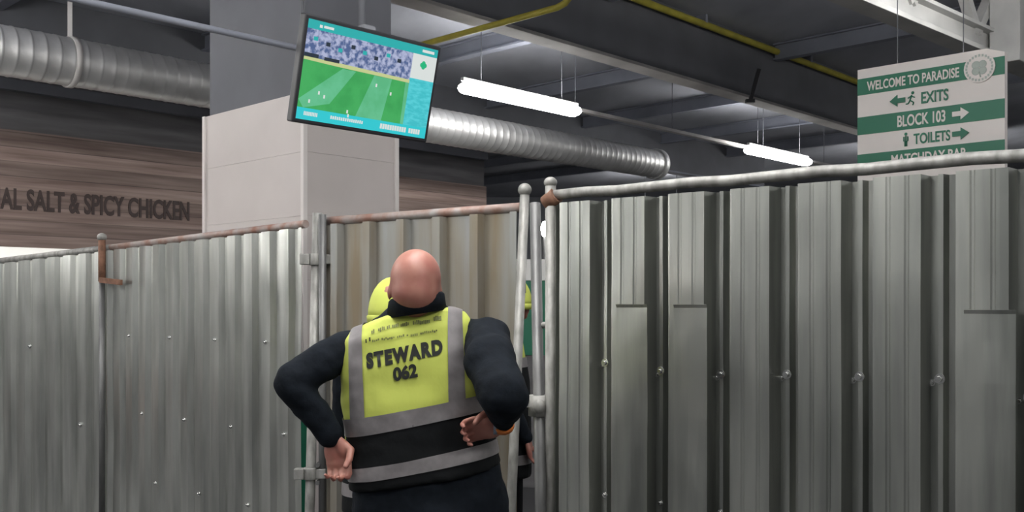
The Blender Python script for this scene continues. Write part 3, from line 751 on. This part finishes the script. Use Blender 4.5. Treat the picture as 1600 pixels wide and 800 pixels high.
    band(src, 'reflective_brace', [l2, neg(l1), neg(t1)], .004, M['reflective'], vest)
    band(src, 'reflective_brace', [r2, neg(r1), neg(t1)], .004, M['reflective'], vest)
    # printing on the back
    tux = V((.985, 0, .19)).normalized(); tuy = V((-.10, 0, .99)).normalized(); dr = V((0, 1, 0))
    def vt(s, px, py, size, w_, m, bold=0., nm='vest_lettering', sp_=1.):
        o_ = K(px, py, 2.7); o_ = at(px, py, 3.05); o_.y = 2.6
        mm_ = text_mesh(s, size, 0, bold, sp_); xs_ = [v.co.x for v in mm_.vertices]; k = w_/(max(xs_)-min(xs_))
        for v in mm_.vertices: v.co.x *= k
        wrap_text(mm_, bv, o_, tux, tuy, dr, m, vest, nm)
    vt('STEWARD', 631, 564, .060, .245, M['print'], .0042, sp_=1.25)
    vt('062', 633, 592, .055, .078, M['print'], .0028)
    # worn small print: short illegible strokes
    def smudge(px0, py0, px1, py1, n_, hgt, m, seed):
        rnd = random.Random(seed); q = MB()
        for i in range(n_):
            if rnd.random() < .12: continue
            f_ = i/(n_-1); px, py = px0+(px1-px0)*f_, py0+(py1-py0)*f_+rnd.uniform(-1, 1)
            w_ = .0045*rnd.uniform(.7, 1.2); h_ = hgt*rnd.uniform(.6, 1.)
            o_ = at(px, py, 3.05); o_.y = 2.6
            vs = []
            for a_, c_ in ((-1, -1), (1, -1), (1, 1), (-1, 1)):
                hit = bv.ray_cast(o_+tux*a_*w_/2+tuy*c_*h_/2, dr)
                vs.append(hit[0]-dr*.004 if hit[0] is not None else o_+dr*.4)
            q.add(vs, [(0, 1, 2, 3)])
        q.build('worn_print', m, vest)
    smudge(578, 519, 619, 508, 16, .014, M['print_faint'], 1); smudge(624, 508, 668, 502, 17, .013, M['print_faint'], 2); smudge(676, 499, 686, 497, 5, .016, M['print_faint'], 3)
    smudge(580, 533, 680, 518, 34, .008, M['print_faint'], 5); smudge(569, 533, 575, 531, 3, .017, M['print'], 6)
    # wristband and watch on the right wrist
    ax_ = (Rwr-Rel).normalized()
    q = MB(); q.tube([Rwr-ax_*.016, Rwr+ax_*.004], .036, 18); q.build('wristband', M['orange'], root)
    q = MB(); q.tube([Rwr+V((-.018, 0, 0)), Rwr+V((-.030, 0, 0))], .031, 18); q.build('watch', M['watch'], root)
    return root
steward()

# ---- the two half hidden stewards
def other(px, d, top_z, face, label, hood=True, hem=.83, body_w=.2, headoff=V((0, 0, 0)), arms='front', yel_low=1.0):
    X = (px-800)/F*d; o = V((X, d, 0)); fw = face.normalized(); rt = V((fw.y, -fw.x, 0)); s = top_z/1.78
    P = lambda x, y, z: o+rt*x+fw*y+UP*(z*s)
    hc = P(0, .0, 1.67)+headoff
    b = MB(); head(b, hc, fw, UP, 1.0); b.limb([hc-UP*.05, P(0, -.02, 1.44)], [.058, .065])
    loft(b, [(P(0, -.02, 1.50), .07, .06, rt, fw), (P(0, -.01, 1.40), .17, .08, rt, fw), (P(0, 0, 1.2), .15, .09, rt, fw), (P(0, 0, .95), .15, .10, rt, fw), (P(0, 0, .82), .14, .10, rt, fw)])
    A = []
    for sg in (-1, 1):
        sh = P(sg*.185, -.01, 1.40)
        if arms == 'front': el = P(sg*.21, .06, 1.13); wr = P(sg*.14, .30, 1.15); hf = fw+UP*.3; hn = -UP+fw*.1
        else: el = P(sg*.215, -.02, 1.11); wr = P(sg*.20, .10, .88); hf = -UP+fw*.2; hn = fw
        A.append((sh, el, wr)); b.limb([sh, el, wr], [.045, .036, .026]); hand(b, wr, hf, hn, -rt*sg+fw*.2, .5, .5)
    legs = []
    for sg in (-1, 1):
        hp, kn, an = P(sg*.09, 0, .88), P(sg*.10, .02, .48), P(sg*.11, 0, .09)
        legs.append((hp, kn, an)); b.limb([hp, kn, an], [.08, .052, .04]); b.ell(an+fw*.06-UP*.045, (.04, .11, .035), (rt, fw, UP))
    me = remesh(b, .008, 3); me.materials.append(M['skin']); root = tag(obj('person', me), label, 'person')
    # jacket
    b = MB()
    loft(b, [(P(0, -.02, 1.49), .09, .08, rt, fw), (P(0, -.01, 1.43), .175, .10, rt, fw), (P(0, 0, 1.2), body_w-.015, .125, rt, fw), (P(0, 0, .95), body_w-.005, .13, rt, fw), (P(0, 0, .78), body_w, .135, rt, fw)])
    for sh, el, wr in A: b.limb([sh, el, el.lerp(wr, .93)], [.066, .055, .042])
    me = remesh(b, .012, 4); garment_wrinkle(me, .006, 10); me.materials.append(M['jumper']); obj('jacket', me, root)
    b = MB(); loft(b, [(P(0, -.02, 1.48), .10, .09, rt, fw), (P(0, -.01, 1.42), .18, .115, rt, fw), (P(0, 0, 1.2), body_w, .14, rt, fw), (P(0, 0, .95), body_w+.01, .148, rt, fw), (P(0, 0, hem-.08)*1, body_w+.015, .15, rt, fw)])
    me = remesh(b, .012, 3); me.materials.append(M['hivis']); vest = obj('hi_vis_vest', me, root)
    zz = lambda z: V((0, 0, z*s))
    band(me, 'black_lower_panel', [(zz(yel_low), UP)], .003, M['vestblack'], vest)
    for z0 in (yel_low, hem): band(me, 'reflective_band', [(zz(z0+.055), UP), (zz(z0), -UP)], .006, M['reflective'], vest)
    b = MB()
    for hp, kn, an in legs: b.limb([hp, kn, an], [.10, .075, .065])
    me = remesh(b, .014, 3); me.materials.append(M['trousers']); obj('trousers', me, root)
    for hp, kn, an in legs:
        b = MB(); c_ = V((an.x, an.y, 0))+fw*.06; b.ell(c_+UP*.05, (.05, .14, .048), (rt, fw, UP)); b.box(c_+UP*.015, (.09, .26, .028), (rt, fw, UP)); b.ell(an, (.055, .06, .055))
        me = remesh(b, .01, 2); me.materials.append(M['black']); obj('shoe', me, root)
    # yellow beanie style cap with a turned-up edge
    b = MB(); n = 24; rs = []
    for f_ in range(9):
        a_ = math.radians(2+f_*11.5); rs.append([hc+UP*(-.03+.155*math.cos(a_))-fw*.008+(rt*math.cos(q_)*.100+fw*math.sin(q_)*.114)*math.sin(a_) for q_ in [2*math.pi*i/n for i in range(n)]])
    b.rings(rs, True); cap = b.build('cap', M['hivis'], root)
    b = MB(); b.rings([[hc+UP*z+(rt*math.cos(q_)*.100+fw*math.sin(q_)*.114)*k-fw*.008 for q_ in [2*math.pi*i/n for i in range(n)]] for z, k in ((-.062, .97), (-.062, 1.03), (-.035, 1.05), (-.03, 1.0))], False); b.build('cap_edge', M['hivis'], cap)
    b = MB(); b.ell(hc-fw*.035-UP*.06, (.076, .066, .035), (rt, fw, UP)); b.build('hair', M['hair'], root)
    return root
other(618, 3.98, 1.655, V((-.1, 1, 0)), 'steward in a yellow cap almost hidden behind the bald steward', headoff=V((-.012, 0, 0)), hem=.86, yel_low=1.03)
other(786, 5.35, 1.70, V((1, .15, 0)), 'steward in a yellow cap behind the fence, glimpsed through the narrow gap', headoff=V((.055, 0, 0)), arms='down', hem=.74, yel_low=1.28)
